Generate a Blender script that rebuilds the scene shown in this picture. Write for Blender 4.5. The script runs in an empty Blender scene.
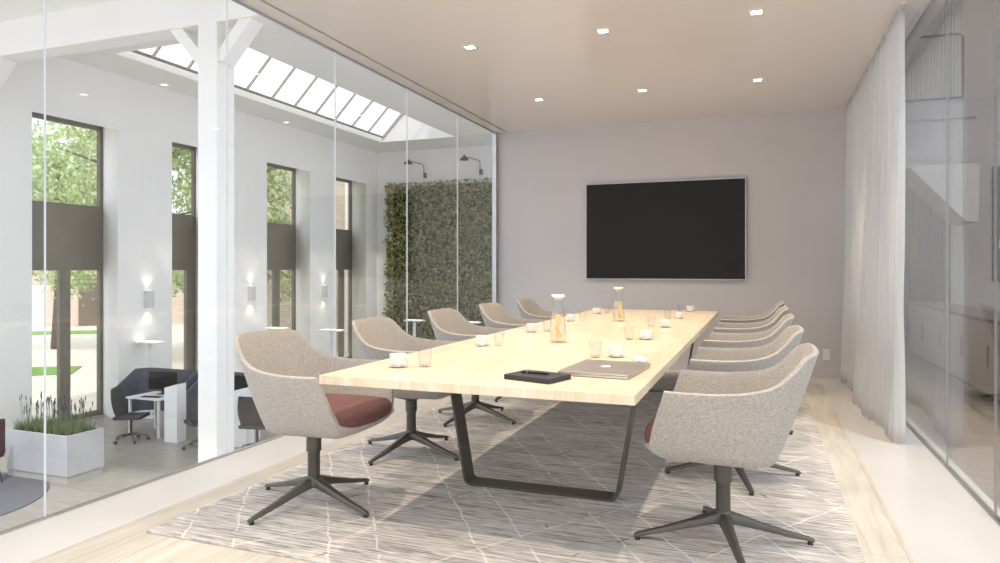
import bpy, bmesh, math, random
from mathutils import Vector, Matrix, noise
random.seed(7)
C = bpy.context.scene.collection
SC = bpy.context.scene
PI = math.pi

# ---------------------------------------------------------------- camera, sky, sun, exposure
cd = bpy.data.cameras.new('camera'); cam = bpy.data.objects.new('camera', cd); C.objects.link(cam)
cam.location = (0, 0, 1.2); cam.rotation_euler = (PI/2, 0, 0.36)
cd.sensor_width = 36; cd.lens = 693.7*36/1000; cd.shift_y = -0.01257; cd.clip_start = .02; cd.clip_end = 300
SC.camera = cam
SC.view_settings.view_transform = 'Standard'; SC.view_settings.look = 'None'
SC.view_settings.exposure = 0.02; SC.view_settings.gamma = 1; SC.view_settings.use_curve_mapping = False
SC.cycles.use_denoising = True
SC.cycles.max_bounces = 10; SC.cycles.diffuse_bounces = 6; SC.cycles.glossy_bounces = 5
SC.cycles.transparent_max_bounces = 24; SC.cycles.transmission_bounces = 8
SC.cycles.sample_clamp_indirect = 6; SC.cycles.caustics_reflective = False; SC.cycles.caustics_refractive = False

w = bpy.data.worlds.new('sky'); SC.world = w; w.use_nodes = True
nt = w.node_tree; nt.nodes.clear()
wo = nt.nodes.new('ShaderNodeOutputWorld'); bg = nt.nodes.new('ShaderNodeBackground')
tc = nt.nodes.new('ShaderNodeTexCoord'); sx = nt.nodes.new('ShaderNodeSeparateXYZ'); rp = nt.nodes.new('ShaderNodeValToRGB')
nt.links.new(tc.outputs['Generated'], sx.inputs[0]); nt.links.new(sx.outputs[2], rp.inputs[0])
rp.color_ramp.elements[0].position = 0.0; rp.color_ramp.elements[0].color = (.50, .54, .60, 1)
rp.color_ramp.elements[1].position = .6; rp.color_ramp.elements[1].color = (.86, .93, 1, 1)
nt.links.new(rp.outputs[0], bg.inputs[0]); bg.inputs[1].default_value = 2.5
nt.links.new(bg.outputs[0], wo.inputs[0])

sd = bpy.data.lights.new('sun', 'SUN'); sun = bpy.data.objects.new('sun', sd); C.objects.link(sun)
sd.energy = 2.2; sd.angle = math.radians(2); sd.color = (1, .93, .82)
sun.rotation_euler = Vector((-.30, .42, -.86)).to_track_quat('-Z', 'Y').to_euler()

SPOT_W = 108
SPOT_COL = (1, .83, .62)

# ---------------------------------------------------------------- mesh helpers
def add_box(bm, x0, x1, y0, y1, z0, z1, bev=0):
    t = bmesh.new()
    bmesh.ops.create_cube(t, size=1)
    for v in t.verts:
        v.co = Vector(((x0+x1)/2 + v.co.x*(x1-x0), (y0+y1)/2 + v.co.y*(y1-y0), (z0+z1)/2 + v.co.z*(z1-z0)))
    if bev: bmesh.ops.bevel(t, geom=t.edges[:], offset=bev, segments=2, profile=.7, affect='EDGES')
    merge(bm, t)

def merge(bm, t, M=None):
    if M is not None: bmesh.ops.transform(t, matrix=M, verts=t.verts[:])
    me = bpy.data.meshes.new('tmp'); t.to_mesh(me); t.free(); bm.from_mesh(me); bpy.data.meshes.remove(me)

def add_lathe(bm, prof, cx=0, cy=0, cz=0, n=32, cap0=True, cap1=True):
    rings = []
    for r, z in prof:
        rings.append([bm.verts.new((cx+r*math.cos(2*PI*i/n), cy+r*math.sin(2*PI*i/n), cz+z)) for i in range(n)])
    for a, b in zip(rings, rings[1:]):
        for i in range(n):
            bm.faces.new((a[i], a[(i+1) % n], b[(i+1) % n], b[i]))
    if cap0: bm.faces.new(rings[0][::-1])
    if cap1: bm.faces.new(rings[-1])

def add_tube(bm, pts, r, n=10, cap=True):
    pts = [Vector(p) for p in pts]
    rs = r if isinstance(r, (list, tuple)) else [r]*len(pts)
    rings = []; up = None
    for i, p in enumerate(pts):
        d = (pts[min(i+1, len(pts)-1)] - pts[max(i-1, 0)]).normalized()
        if up is None:
            up = Vector((0, 0, 1)) if abs(d.z) < .9 else Vector((1, 0, 0))
        a = d.cross(up).normalized(); b = a.cross(d).normalized(); up = b
        rings.append([bm.verts.new(p + rs[i]*(math.cos(2*PI*k/n)*a + math.sin(2*PI*k/n)*b)) for k in range(n)])
    for a, b in zip(rings, rings[1:]):
        for k in range(n): bm.faces.new((a[k], a[(k+1) % n], b[(k+1) % n], b[k]))
    if cap:
        bm.faces.new(rings[0][::-1]); bm.faces.new(rings[-1])

def add_prism(bm, pts, d, axis='z', o=0):
    """polygon pts (2-D) extruded from o to o+d along axis"""
    def P(a, b, c): return {'z': (a, b, c), 'y': (a, c, b), 'x': (c, a, b)}[axis]
    lo = [bm.verts.new(P(a, b, o)) for a, b in pts]; hi = [bm.verts.new(P(a, b, o+d)) for a, b in pts]
    n = len(pts)
    bm.faces.new(lo[::-1]); bm.faces.new(hi)
    for i in range(n): bm.faces.new((lo[i], lo[(i+1) % n], hi[(i+1) % n], hi[i]))

def obj(name, bm, m=None, parent=None, smooth=False, loc=None):
    bmesh.ops.recalc_face_normals(bm, faces=bm.faces[:])
    me = bpy.data.meshes.new(name); bm.to_mesh(me); bm.free()
    if smooth:
        for p in me.polygons: p.use_smooth = True
    o = bpy.data.objects.new(name, me); C.objects.link(o)
    if m: me.materials.append(m)
    if parent: o.parent = parent
    if loc is not None: o.location = loc
    return o

def auto_smooth(o, ang=35):
    me = o.data
    for p in me.polygons: p.use_smooth = True
    bm = bmesh.new(); bm.from_mesh(me)
    for e in bm.edges:
        if len(e.link_faces) == 2 and e.calc_face_angle(0) > math.radians(ang): e.smooth = False
    bm.to_mesh(me); bm.free()
    return o

def box(name, m, parent, *b, bev=0):
    bm = bmesh.new(); add_box(bm, *b, bev=bev); return obj(name, bm, m, parent)

def tag(o, label, cat, group=None, kind=None):
    o['label'] = label; o['category'] = cat
    if group: o['group'] = group
    if kind: o['kind'] = kind
    return o
def thing(name, label, cat, loc=(0, 0, 0), rz=0, group=None):
    o = bpy.data.objects.new(name, None); C.objects.link(o); o.empty_display_size = .1
    o.location = loc; o.rotation_euler = (0, 0, rz)
    return tag(o, label, cat, group)
def struct(name, bm, m, parent=None):
    o = obj(name, bm, m, parent)
    if parent is None: o['kind'] = 'structure'
    return o
def sbox(name, m, parent, *b, bev=0):
    bm = bmesh.new(); add_box(bm, *b, bev=bev); return struct(name, bm, m, parent)
def dup(root, loc, rz=0, label=None, group=None):
    r = root.copy(); C.objects.link(r); r.location = loc; r.rotation_euler = (0, 0, rz)
    if label: r['label'] = label
    if group: r['group'] = group
    for ch in list(root.children):
        c = ch.copy(); C.objects.link(c); c.parent = r
        for g in ch.children:
            d = g.copy(); C.objects.link(d); d.parent = c
    return r

# ---------------------------------------------------------------- materials
class N:
    def __init__(s, name):
        s.m = bpy.data.materials.new(name); s.m.use_nodes = True; s.t = s.m.node_tree
        s.b = s.t.nodes['Principled BSDF']; s.out = s.t.nodes['Material Output']
    def n(s, typ, ins=None, **kw):
        x = s.t.nodes.new('ShaderNode'+typ)
        for k, v in kw.items(): setattr(x, k, v)
        for k, v in (ins or {}).items(): s.set(x.inputs[k], v)
        return x
    def set(s, inp, v):
        if isinstance(v, bpy.types.NodeSocket): s.t.links.new(v, inp)
        else: inp.default_value = v
    def math(s, op, a, b=0.0, c=0.0):
        x = s.n('Math', operation=op); s.set(x.inputs[0], a); s.set(x.inputs[1], b); s.set(x.inputs[2], c); return x.outputs[0]
    def pos(s, scale=(1, 1, 1), kind='Object'):
        t = s.n('TexCoord'); mp = s.n('Mapping'); s.t.links.new(t.outputs[kind], mp.inputs[0]); mp.inputs['Scale'].default_value = scale
        return mp.outputs[0]
    def ramp(s, fac, stops):
        r = s.n('ValToRGB'); s.set(r.inputs[0], fac); e = r.color_ramp.elements
        while len(e) < len(stops): e.new(.5)
        for el, (p, c) in zip(e, stops): el.position = p; el.color = (*c, 1)
        return r.outputs[0]
    def mix(s, f, a, b):
        x = s.n('Mix', data_type='RGBA'); s.set(x.inputs[0], f)
        for i, v in ((6, a), (7, b)): s.set(x.inputs[i], v if isinstance(v, bpy.types.NodeSocket) else (*v, 1))
        return x.outputs[2]
    def bump(s, h, st=.3, d=.01):
        x = s.n('Bump', {'Height': h, 'Strength': st, 'Distance': d}); s.t.links.new(x.outputs[0], s.b.inputs['Normal'])
    def base(s, c): s.set(s.b.inputs['Base Color'], c if isinstance(c, bpy.types.NodeSocket) else (*c, 1))
    def rough(s, v, spec=None):
        s.set(s.b.inputs['Roughness'], v)
        if spec is not None: s.b.inputs['Specular IOR Level'].default_value = spec

def plain(name, c, r=.6, spec=.5, metal=0, var=.04, sc=6):
    k = N(name); nz = k.n('TexNoise', {'Vector': k.pos(), 'Scale': sc, 'Detail': 3})
    lo = tuple(max(0, x*(1-var)) for x in c); hi = tuple(min(1, x*(1+var)) for x in c)
    k.base(k.ramp(nz.outputs[0], [(.3, lo), (.7, hi)])); k.rough(r, spec); k.b.inputs['Metallic'].default_value = metal
    return k.m

def glow(name, c, st):
    k = N(name); k.base(c); k.b.inputs['Emission Color'].default_value = (*c, 1); k.b.inputs['Emission Strength'].default_value = st
    return k.m

def glass_mat(name, tint=(.985, .99, .99), ior=1.5):
    k = N(name); t = k.t; t.nodes.remove(k.b)
    g = k.n('NewGeometry'); io = k.math('ADD', k.math('MULTIPLY', g.outputs['Backfacing'], 1/ior-ior), ior)
    f = k.n('Fresnel', {'IOR': io}); tr = k.n('BsdfTransparent', {'Color': (*tint, 1)}); gl = k.n('BsdfGlossy', {'Roughness': 0.0})
    mx = k.n('MixShader'); t.links.new(f.outputs[0], mx.inputs[0]); t.links.new(tr.outputs[0], mx.inputs[1]); t.links.new(gl.outputs[0], mx.inputs[2])
    t.links.new(mx.outputs[0], k.out.inputs[0]); return k.m

def wood(name, c0, c1, plank=None, axis='y', r=.45, sc=1.0, spec=.4, gap=.55):
    k = N(name); p = k.pos()
    s = k.n('SeparateXYZ', {0: p}); a, l = (s.outputs[0], s.outputs[1]) if axis == 'y' else (s.outputs[1], s.outputs[0])
    if plank:
        idx = k.math('FLOOR', k.math('DIVIDE', a, plank)); off = k.n('TexWhiteNoise', {'W': idx}, noise_dimensions='1D').outputs[0]
    else: off = 0.37
    l2 = k.math('ADD', l, k.math('MULTIPLY', off, 17.0))
    v = k.n('CombineXYZ', {0: k.math('MULTIPLY', a, 9*sc), 1: k.math('MULTIPLY', l2, .9*sc), 2: off})
    big = k.n('TexNoise', {'Vector': v.outputs[0], 'Scale': 1.6, 'Detail': 4, 'Distortion': 1.2})
    v2 = k.n('CombineXYZ', {0: k.math('MULTIPLY', a, 60*sc), 1: k.math('MULTIPLY', l2, 2.5*sc), 2: off})
    fine = k.n('TexNoise', {'Vector': v2.outputs[0], 'Scale': 2, 'Detail': 3})
    f = k.math('ADD', k.math('MULTIPLY', big.outputs[0], .65), k.math('MULTIPLY', fine.outputs[0], .35))
    if plank: f = k.math('ADD', f, k.math('MULTIPLY', k.math('SUBTRACT', off, .5), .16))
    col = k.ramp(f, [(.33, c0), (.66, c1)])
    if plank:
        fr = k.math('FRACT', k.math('DIVIDE', a, plank))
        e1 = k.math('LESS_THAN', fr, .003/plank)
        fl = k.math('FRACT', k.math('ADD', k.math('DIVIDE', l, 1.9), k.math('MULTIPLY', off, 3.7)))
        e2 = k.math('LESS_THAN', fl, .0016)
        e = k.math('MULTIPLY', k.math('MAXIMUM', e1, e2), gap)
        col = k.mix(e, col, tuple(x*.45 for x in c0))
    k.base(col); k.rough(r, spec); k.bump(f, .08, .004); return k.m

def felt_mat():
    k = N('felt'); p = k.pos()
    a = k.n('TexNoise', {'Vector': p, 'Scale': 130, 'Detail': 4, 'Roughness': .7})
    b = k.n('TexNoise', {'Vector': p, 'Scale': 330, 'Detail': 2})
    f = k.math('ADD', k.math('MULTIPLY', a.outputs[0], .6), k.math('MULTIPLY', b.outputs[0], .4))
    k.base(k.ramp(f, [(.34, (.26, .24, .22)), (.5, (.42, .39, .355)), (.66, (.57, .54, .49))])); k.rough(.95, .1)
    k.b.inputs['Sheen Weight'].default_value = .15
    k.bump(f, .35, .004); return k.m

def rug_mat():
    k = N('woven_rug'); p = k.pos(); s = k.n('SeparateXYZ', {0: p}); x, y = s.outputs[0], s.outputs[1]
    v = k.n('CombineXYZ', {0: k.math('MULTIPLY', x, 3.2), 1: k.math('MULTIPLY', y, 75.0)})
    n1 = k.n('TexNoise', {'Vector': v.outputs[0], 'Scale': 1, 'Detail': 3, 'Roughness': .65})
    v2 = k.n('CombineXYZ', {0: k.math('MULTIPLY', x, 1.1), 1: k.math('MULTIPLY', y, 9.0)})
    n2 = k.n('TexNoise', {'Vector': v2.outputs[0], 'Scale': 1, 'Detail': 2})
    v3 = k.n('CombineXYZ', {0: k.math('MULTIPLY', x, 14.0), 1: k.math('MULTIPLY', y, 160.0)})
    n3 = k.n('TexNoise', {'Vector': v3.outputs[0], 'Scale': 1, 'Detail': 2})
    f = k.math('ADD', k.math('ADD', k.math('MULTIPLY', n1.outputs[0], .55), k.math('MULTIPLY', n2.outputs[0], .15)), k.math('MULTIPLY', n3.outputs[0], .3))
    col = k.ramp(f, [(.33, (.10, .092, .09)), (.43, (.30, .28, .27)), (.52, (.54, .51, .49)), (.63, (.76, .73, .69))])
    w1 = k.n('TexNoise', {'Vector': p, 'Scale': 1.7, 'Detail': 2}); w2 = k.n('TexNoise', {'Vector': p, 'Scale': 9, 'Detail': 2})
    wob = k.math('ADD', k.math('MULTIPLY', k.math('SUBTRACT', w1.outputs[0], .5), .13), k.math('MULTIPLY', k.math('SUBTRACT', w2.outputs[0], .5), .035))
    yy = k.math('DIVIDE', y, 1.5)
    u = k.math('ADD', k.math('ADD', x, yy), wob); vv = k.math('SUBTRACT', k.math('SUBTRACT', x, yy), wob)
    def ln(c, off, wd=.008):
        fr = k.math('FRACT', k.math('ADD', k.math('DIVIDE', c, .75), off))
        return k.math('LESS_THAN', k.math('ABSOLUTE', k.math('SUBTRACT', fr, .5)), wd)
    m = k.math('MAXIMUM', k.math('MAXIMUM', ln(u, .58), ln(u, .25)), ln(vv, .42))
    br = k.n('TexNoise', {'Vector': p, 'Scale': 13, 'Detail': 1}); m2 = k.math('MULTIPLY', m, k.math('GREATER_THAN', br.outputs[0], .40))
    col = k.mix(k.math('MULTIPLY', m2, .55), col, (.80, .78, .74))
    br2 = k.n('TexNoise', {'Vector': p, 'Scale': 6.3, 'Detail': 1}); dk = k.math('MULTIPLY', k.math('MAXIMUM', ln(u, .02, .006), ln(vv, .95, .006)), k.math('GREATER_THAN', br2.outputs[0], .66))
    col = k.mix(k.math('MULTIPLY', dk, .7), col, (.05, .04, .04))
    k.base(col); k.rough(.95, .1); k.bump(f, .6, .01); return k.m

def brick_mat():
    k = N('brick'); p = k.pos()
    s = k.n('SeparateXYZ', {0: p}); v = k.n('CombineXYZ', {0: k.math('ADD', s.outputs[0], s.outputs[1]), 1: s.outputs[2]})
    b = k.n('TexBrick', {'Vector': v.outputs[0], 'Color1': (.58, .40, .31, 1), 'Color2': (.70, .54, .44, 1), 'Mortar': (.72, .68, .62, 1), 'Scale': 1, 'Mortar Size': .012, 'Brick Width': .24, 'Row Height': .085})
    k.base(b.outputs[0]); k.rough(.9, .2); return k.m

def leaf_mat(name, c0, c1):
    k = N(name); t = k.t
    g = k.n('NewGeometry'); col = k.ramp(g.outputs['Random Per Island'], [(0, c0), (1, c1)])
    k.base(col); k.rough(.55, .3)
    tl = k.n('BsdfTranslucent', {'Color': col}); mx = k.n('MixShader', {0: .35})
    t.links.new(k.b.outputs[0], mx.inputs[1]); t.links.new(tl.outputs[0], mx.inputs[2]); t.links.new(mx.outputs[0], k.out.inputs[0]); return k.m

def curtain_mat():
    k = N('sheer_curtain'); t = k.t
    p = k.pos((400, 400, 400)); n = k.n('TexNoise', {'Vector': p, 'Scale': 1, 'Detail': 1})
    k.base(k.ramp(n.outputs[0], [(.3, (.78, .77, .76)), (.7, (.88, .87, .86))])); k.rough(.9, .05)
    tl = k.n('BsdfTranslucent', {'Color': (.85, .86, .88, 1)}); mx = k.n('MixShader', {0: .45})
    t.links.new(k.b.outputs[0], mx.inputs[1]); t.links.new(tl.outputs[0], mx.inputs[2])
    tr = k.n('BsdfTransparent'); m2 = k.n('MixShader', {0: .12})
    t.links.new(mx.outputs[0], m2.inputs[1]); t.links.new(tr.outputs[0], m2.inputs[2]); t.links.new(m2.outputs[0], k.out.inputs[0]); return k.m

M = dict(
    ceiling=plain('satin_ceiling', (.78, .735, .705), .22, .5, var=.01, sc=1),
    wall=plain('wall_paint', (.60, .575, .575), .55, .3, var=.015, sc=2),
    white=plain('white_paint', (.87, .845, .81), .7, .3, var=.015, sc=2),
    strip=plain('white_gloss_floor', (.61, .59, .575), .25, .5, var=.02, sc=3),
    floor=wood('pale_oak_floor', (.455, .41, .35), (.61, .57, .505), plank=.19),
    floor2=wood('grey_oak_floor', (.25, .225, .195), (.36, .33, .29), plank=.22, axis='x', r=.35),
    floor3=wood('brown_oak_floor', (.13, .10, .075), (.25, .20, .15), plank=.18, axis='x', r=.4),
    table=wood('birch_top', (.62, .51, .37), (.78, .68, .53), r=.38, sc=.8),
    felt=felt_mat(), rug=rug_mat(), brick=brick_mat(), curtain=curtain_mat(),
    metal=plain('bronze_grey_metal', (.115, .105, .092), .42, .5, metal=.55, var=.08),
    frame=plain('brown_window_frame', (.21, .185, .145), .5, .4),
    bar=plain('pale_bronze_bar', (.42, .39, .34), .5, .4),
    seam2=plain('dim_glass_edge', (.26, .26, .25), .6, .2),
    drape=plain('brown_drape_cloth', (.13, .095, .07), .9, .1),
    side=plain('taupe_door_front', (.34, .30, .27), .5, .3),
    groove=plain('dark_groove', (.12, .10, .09), .6, .3),
    steel=plain('steel_channel', (.55, .54, .52), .3, .5, metal=.8),
    seat=plain('maroon_wool', (.17, .085, .085), .7, .2, var=.12, sc=40),
    black=plain('screen_black', (.022, .019, .018), .30, .15, var=.02),
    dark=plain('dark_plastic', (.03, .03, .032), .45, .4),
    notebook=plain('charcoal_cover', (.045, .047, .052), .55, .4, var=.1, sc=50),
    laptop=plain('silver_aluminium', (.58, .54, .50), .35, .5, metal=.75),
    porcelain=plain('porcelain', (.86, .84, .82), .2, .5),
    plastic=plain('white_plastic', (.85, .84, .83), .35, .5),
    cap=plain('pale_stopper', (.86, .82, .72), .4, .4),
    lemon=plain('lemon_flesh', (.80, .52, .10), .4, .4, var=.15, sc=120),
    rind=plain('lemon_rind', (.80, .60, .18), .4, .4),
    screen=plain('blue_grey_felt', (.13, .13, .16), .95, .1, var=.1, sc=60),
    chairdk=plain('dark_mesh', (.075, .07, .068), .8, .2, var=.1, sc=80),
    purple=plain('plum_fabric', (.10, .045, .06), .85, .2, var=.1, sc=60),
    carpet=plain('dark_round_carpet', (.13, .13, .15), .95, .1, var=.15, sc=60),
    planter=plain('pale_planter', (.44, .44, .46), .5, .4, var=.04),
    plinth=plain('grey_plinth', (.40, .38, .36), .5, .4, var=.04),
    soil=plain('soil', (.10, .08, .05), .95, .1, var=.3, sc=30),
    paving=plain('pale_paving', (.62, .56, .48), .9, .2, var=.08, sc=3),
    grass=plain('lawn', (.16, .30, .07), .95, .1, var=.25, sc=12),
    bark=plain('bark', (.16, .12, .09), .95, .1, var=.2, sc=14),
    sconce=plain('sconce_grey', (.62, .61, .60), .5, .4),
    door=plain('brown_door', (.16, .12, .09), .6, .3),
    grey=plain('grey_blue_panel', (.22, .23, .26), .6, .3),
    ledge=plain('ledge_grey', (.40, .40, .42), .6, .3),
    slat=plain('cream_slats', (.66, .62, .54), .7, .2),
    glass=glass_mat('pane_glass'), seam=plain('bright_glass_edge', (.82, .85, .84), .3, .5),
    tumbler=glass_mat('tumbler_glass', (.97, .97, .97), 1.45), 
    drink=plain('lemon_water', (.90, .80, .55), .2, .5, var=.05),
    leaf=leaf_mat('tree_leaves', (.30, .38, .14), (.68, .76, .42)),
    leaf2=leaf_mat('moss_leaves', (.16, .18, .05), (.62, .60, .28)),
    lav=leaf_mat('lavender_leaves', (.13, .17, .08), (.28, .33, .18)),
    lavf=plain('lavender_flower', (.09, .08, .10), .8, .2, var=.2, sc=60),
    lampglow=glow('downlight_glow', (1, .9, .74), 14),
    upglow=glow('lamp_diffuser', (1, .97, .92), 1.5),
)
# pale lemon water: translucent body
k = N('lemon_water_body'); k.base((.93, .87, .68)); k.rough(.15, .5)
k.b.inputs['Alpha'].default_value = .22; M['drink'] = k.m

# ================================================================ the meeting room
GX, RX, H, YW = -3.228, 1.058, 2.969, 8.438
Y0 = -1.6
sbox('floor', M['floor'], None, -2.80, .594, Y0, 8.05, -.12, 0)
sbox('trim_1', M['strip'], None, GX-.03, -2.80, Y0, YW, -.12, .0)
sbox('trim_2', M['strip'], None, .594, RX+.06, Y0, YW, -.12, .0)
sbox('trim_3', M['strip'], None, -2.80, .594, 8.05, YW, -.12, .0)
sbox('wall_back', M['wall'], None, GX-.06, RX+.06, YW, YW+.16, -.12, H+.25)
CX0 = -3.066
sbox('ceiling', M['ceiling'], None, CX0, RX-.05, Y0, YW, H, H+.25)
sbox('trim_4', M['ceiling'], None, GX-.03, CX0-.022, Y0, YW, H-.004, H+.25)
sbox('trim_5', M['groove'], None, CX0-.022, CX0, Y0, YW, H+.012, H+.25)
sbox('trim_6', M['ceiling'], None, RX-.05, RX+.08, Y0, YW, H-.004, H+.25)

def glazing(name, x, ys, label_z1, sm='seam'):
    """a run of frameless panes with slim bright joints, floor to ceiling"""
    r = bpy.data.objects.new(name, None); C.objects.link(r); r['kind'] = 'structure'; r.location = (x, 0, 0)
    for a, b in zip(ys, ys[1:]):
        box('pane', M['glass'], r, -.006, .006, a+.0013, b-.0013, .006, label_z1)
    for a in ys[1:-1]:
        box('joint', M[sm], r, -.0062, .0062, a-.0013, a+.0013, .006, label_z1)
    box('floor_channel', M['steel'], r, -.016, .016, ys[0], ys[-1], .0005, .006)
    box('head_channel', M['ledge'], r, -.012, .012, ys[0], ys[-1], label_z1-.014, label_z1-.0045)
    return r
glazing('window_1', GX, [-1.6, -.08, 1.14, 2.355, 3.571, 4.785, 6.005, 7.205, 8.38], H)
sbox('trim_7', M['steel'], None, GX-.03, GX+.02, 8.38, YW, 0, H-.004)
glazing('window_2', RX, [-1.6, .25, 2.11, 3.97, 4.90, 6.76, YW], H, 'seam2')

# television
t = thing('television', 'large wide black flat television mounted on the back wall', 'television', (-1.094, YW-.035, 1.659))
box('screen', M['black'], t, -.924, .924, -.009, .02, -.577, .577)
bm = bmesh.new()
for b in ((-.931, .931, .577, .584), (-.931, .931, -.584, -.577), (-.931, -.924, -.577, .577), (.924, .931, -.577, .577)):
    add_box(bm, b[0], b[1], -.012, .02, b[2], b[3])
obj('bezel', bm, M['steel'], t)
box('wall_mount', M['dark'], t, -.3, .3, .02, .035, -.2, .2)
# light switch / outlet plate
t = thing('wall_outlet', 'small white square outlet plate low on the back wall beside the curtain', 'outlet', (.676, YW, .256))
box('plate', M['plastic'], t, -.036, .036, -.010, 0, -.06, .06, bev=.003)
box('socket', M['porcelain'], t, -.022, .022, -.013, -.010, -.045, .045, bev=.001)

# downlights
dl_pos = [(x, y) for y in (6.92, 5.09, 3.26, 1.43) for x in (-2.17, -1.10, -.03)]
names = {(-2.17, 6.92): 'left one of the row nearest the back wall', (-1.10, 6.92): 'middle one of the row nearest the back wall', (-.03, 6.92): 'right one of the row nearest the back wall',
         (-2.17, 5.09): 'left one of the nearer row of three', (-1.10, 5.09): 'middle one of the nearer row of three', (-.03, 5.09): 'right one of the nearer row of three'}
def downlight_proto():
    r = thing('downlight', 'square recessed downlight in the ceiling', 'ceiling light', (0, 0, H), 0, 'square ceiling downlights')
    bm = bmesh.new()
    for b in ((-.052, .052, .034, .052), (-.052, .052, -.052, -.034), (-.052, -.034, -.034, .034), (.034, .052, -.034, .034)): add_box(bm, *b, -.005, 0)
    obj('trim_ring', bm, M['ceiling'], r)
    box('diffuser', M['lampglow'], r, -.034, .034, -.034, .034, -.003, -.001)
    return r
d0 = None
for (x, y) in dl_pos:
    if (x, y) in names:
        lb = 'square glowing ceiling downlight, ' + names[(x, y)]
        if d0 is None: d0 = downlight_proto(); d0.location = (x, y, H); d0['label'] = lb
        else: dup(d0, (x, y, H), 0, lb)
    ld = bpy.data.lights.new('downlight_beam', 'SPOT'); lo = bpy.data.objects.new('downlight_beam', ld); C.objects.link(lo)
    ld.energy = SPOT_W; ld.color = SPOT_COL; ld.spot_size = math.radians(95); ld.spot_blend = .9; ld.shadow_soft_size = .035
    lo.location = (x, y, H-.02)

# curtain
def curtain():
    bm = bmesh.new(); nu, nv = 330, 26
    y0, y1 = YW-.03, 5.30
    rows = []
    for j in range(nv+1):
        v = j/nv; z = .012 + (H-.02)*v
        row = []
        for i in range(nu+1):
            u = i/nu; y = y0 + (y1-y0)*u
            ph = u*2*PI*24
            low = (1-v)**1.6
            amp = .020 + .020*low
            x = .885 + amp*math.sin(ph + 1.1*math.sin(3.1*v+u*9)) + .007*math.sin(ph*2.3+v*2)
            x -= low*(.05 + .04*math.sin(u*11+1.2)+.02*math.sin(u*29))*math.sin(PI*min(1, u*1.05))**.5 if 0 < u < .95 else 0
            y2 = y + .014*math.cos(ph*1.0)+ low*.02*math.sin(u*37)
            if u > .9: y2 += low*.10*(u-.9)*10*(1 if i == nu else math.sin(u*90)*.2+.8)
            row.append(bm.verts.new((x, min(y2, YW-.012), z)))
        rows.append(row)
    for a, b in zip(rows, rows[1:]):
        for i in range(nu): bm.faces.new((a[i], a[i+1], b[i+1], b[i]))
    return bm
t = thing('curtain', 'floor-length sheer white curtain hanging along the right glass wall', 'curtain', (0, 0, 0))
o = obj('fabric', curtain(), M['curtain'], t, smooth=True)
md = o.modifiers.new('s', 'SOLIDIFY'); md.thickness = .0012
box('curtain_track', M['ceiling'], t, .872, .898, 5.25, YW-.01, H-.010, H)

# rug
bm = bmesh.new(); add_box(bm, -2.615, .397, 2.385, 7.75, .0005, .011, bev=.003)
tag(obj('area_rug', bm, M['rug']), 'large woven grey and cream rug with a diamond line pattern under the meeting table', 'rug')
RZ = .0112

# ---------------------------------------------------------------- meeting table
t = thing('meeting_table', 'long pale birch meeting table with dark metal sled legs on the woven rug', 'table', (-1.11, 5.2225, 0))
bm = bmesh.new(); add_box(bm, -.681, .681, -2.6875, 2.6875, .702, .740, bev=.0025); obj('tabletop', bm, M['table'], t)
def sled(yc):
    bm = bmesh.new(); hw, tw, th, z1 = .416, .535, .012, .702
    w2 = .062
    outer = []
    # centre line of the strap: down the left, round the corner, across, up the right
    def side(s):
        P0 = Vector((s*tw, 0, z1)); P1 = Vector((s*hw, 0, RZ+.006))
        d = (P0-P1).normalized(); r = .035; pts = [P0]
        a = P1 + d*r; b = P1 + Vector((-s*r, 0, 0))
        for i in range(7):
            q = i/6; pts.append(a*(1-q)**2 + 2*P1*q*(1-q) + b*q*q)
        return pts
    L = side(-1); R = side(1)[::-1]; path = L + R
    rings = []
    for i, p in enumerate(path):
        d = (path[min(i+1, len(path)-1)]-path[max(i-1, 0)]).normalized(); n = Vector((-d.z, 0, d.x))*.006
        rings.append([bm.verts.new(p+n+Vector((0, -w2, 0))), bm.verts.new(p+n+Vector((0, w2, 0))), bm.verts.new(p-n+Vector((0, w2, 0))), bm.verts.new(p-n+Vector((0, -w2, 0)))])
    for a, b in zip(rings, rings[1:]):
        for i in range(4): bm.faces.new((a[i], a[(i+1) % 4], b[(i+1) % 4], b[i]))
    bm.faces.new(rings[0]); bm.faces.new(rings[-1][::-1])
    o = obj('leg_frame', bm, M['metal'], t); o.location = (0, yc, 0); auto_smooth(o, 40); return o
sled(-1.652); sled(1.652)
box('under_frame', M['metal'], t, -.535, .535, -1.714, -1.59, .690, .702)
box('under_frame', M['metal'], t, -.535, .535, 1.59, 1.714, .690, .702)
box('under_beam', M['metal'], t, -.03, .03, -1.59, 1.59, .672, .702)

# ---------------------------------------------------------------- armchair (forward = +x in its own frame)
def catmull(P, n):
    P = [Vector(p) for p in P]; out = []
    for i in range(len(P)-1):
        p0, p1, p2, p3 = P[max(i-1, 0)], P[i], P[i+1], P[min(i+2, len(P)-1)]
        for k in range(n):
            t_ = k/n
            out.append(.5*((2*p1)+(-p0+p2)*t_+(2*p0-5*p1+4*p2-p3)*t_*t_+(-p0+3*p1-3*p2+p3)*t_**3))
    out.append(P[-1]); return out
rim_h = [(-.345, 0, .868), (-.343, .10, .868), (-.335, .19, .864), (-.294, .248, .845), (-.252, .276, .797), (-.187, .299, .742), (-.10, .317, .714), (.03, .331, .701), (.15, .337, .701), (.238, .337, .703)]
bot_h = [(-.190, 0, .408), (-.188, .07, .407), (-.178, .13, .405), (-.155, .18, .403), (-.11, .208, .404), (-.05, .225, .409), (.04, .238, .428), (.14, .245, .446), (.23, .254, .459), (.305, .258, .470)]
nn = 4
rh = catmull(rim_h, nn); bh = catmull(bot_h, nn)
def mirror(L): return [Vector((p.x, -p.y, p.z)) for p in L[:0:-1]] + L
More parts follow.
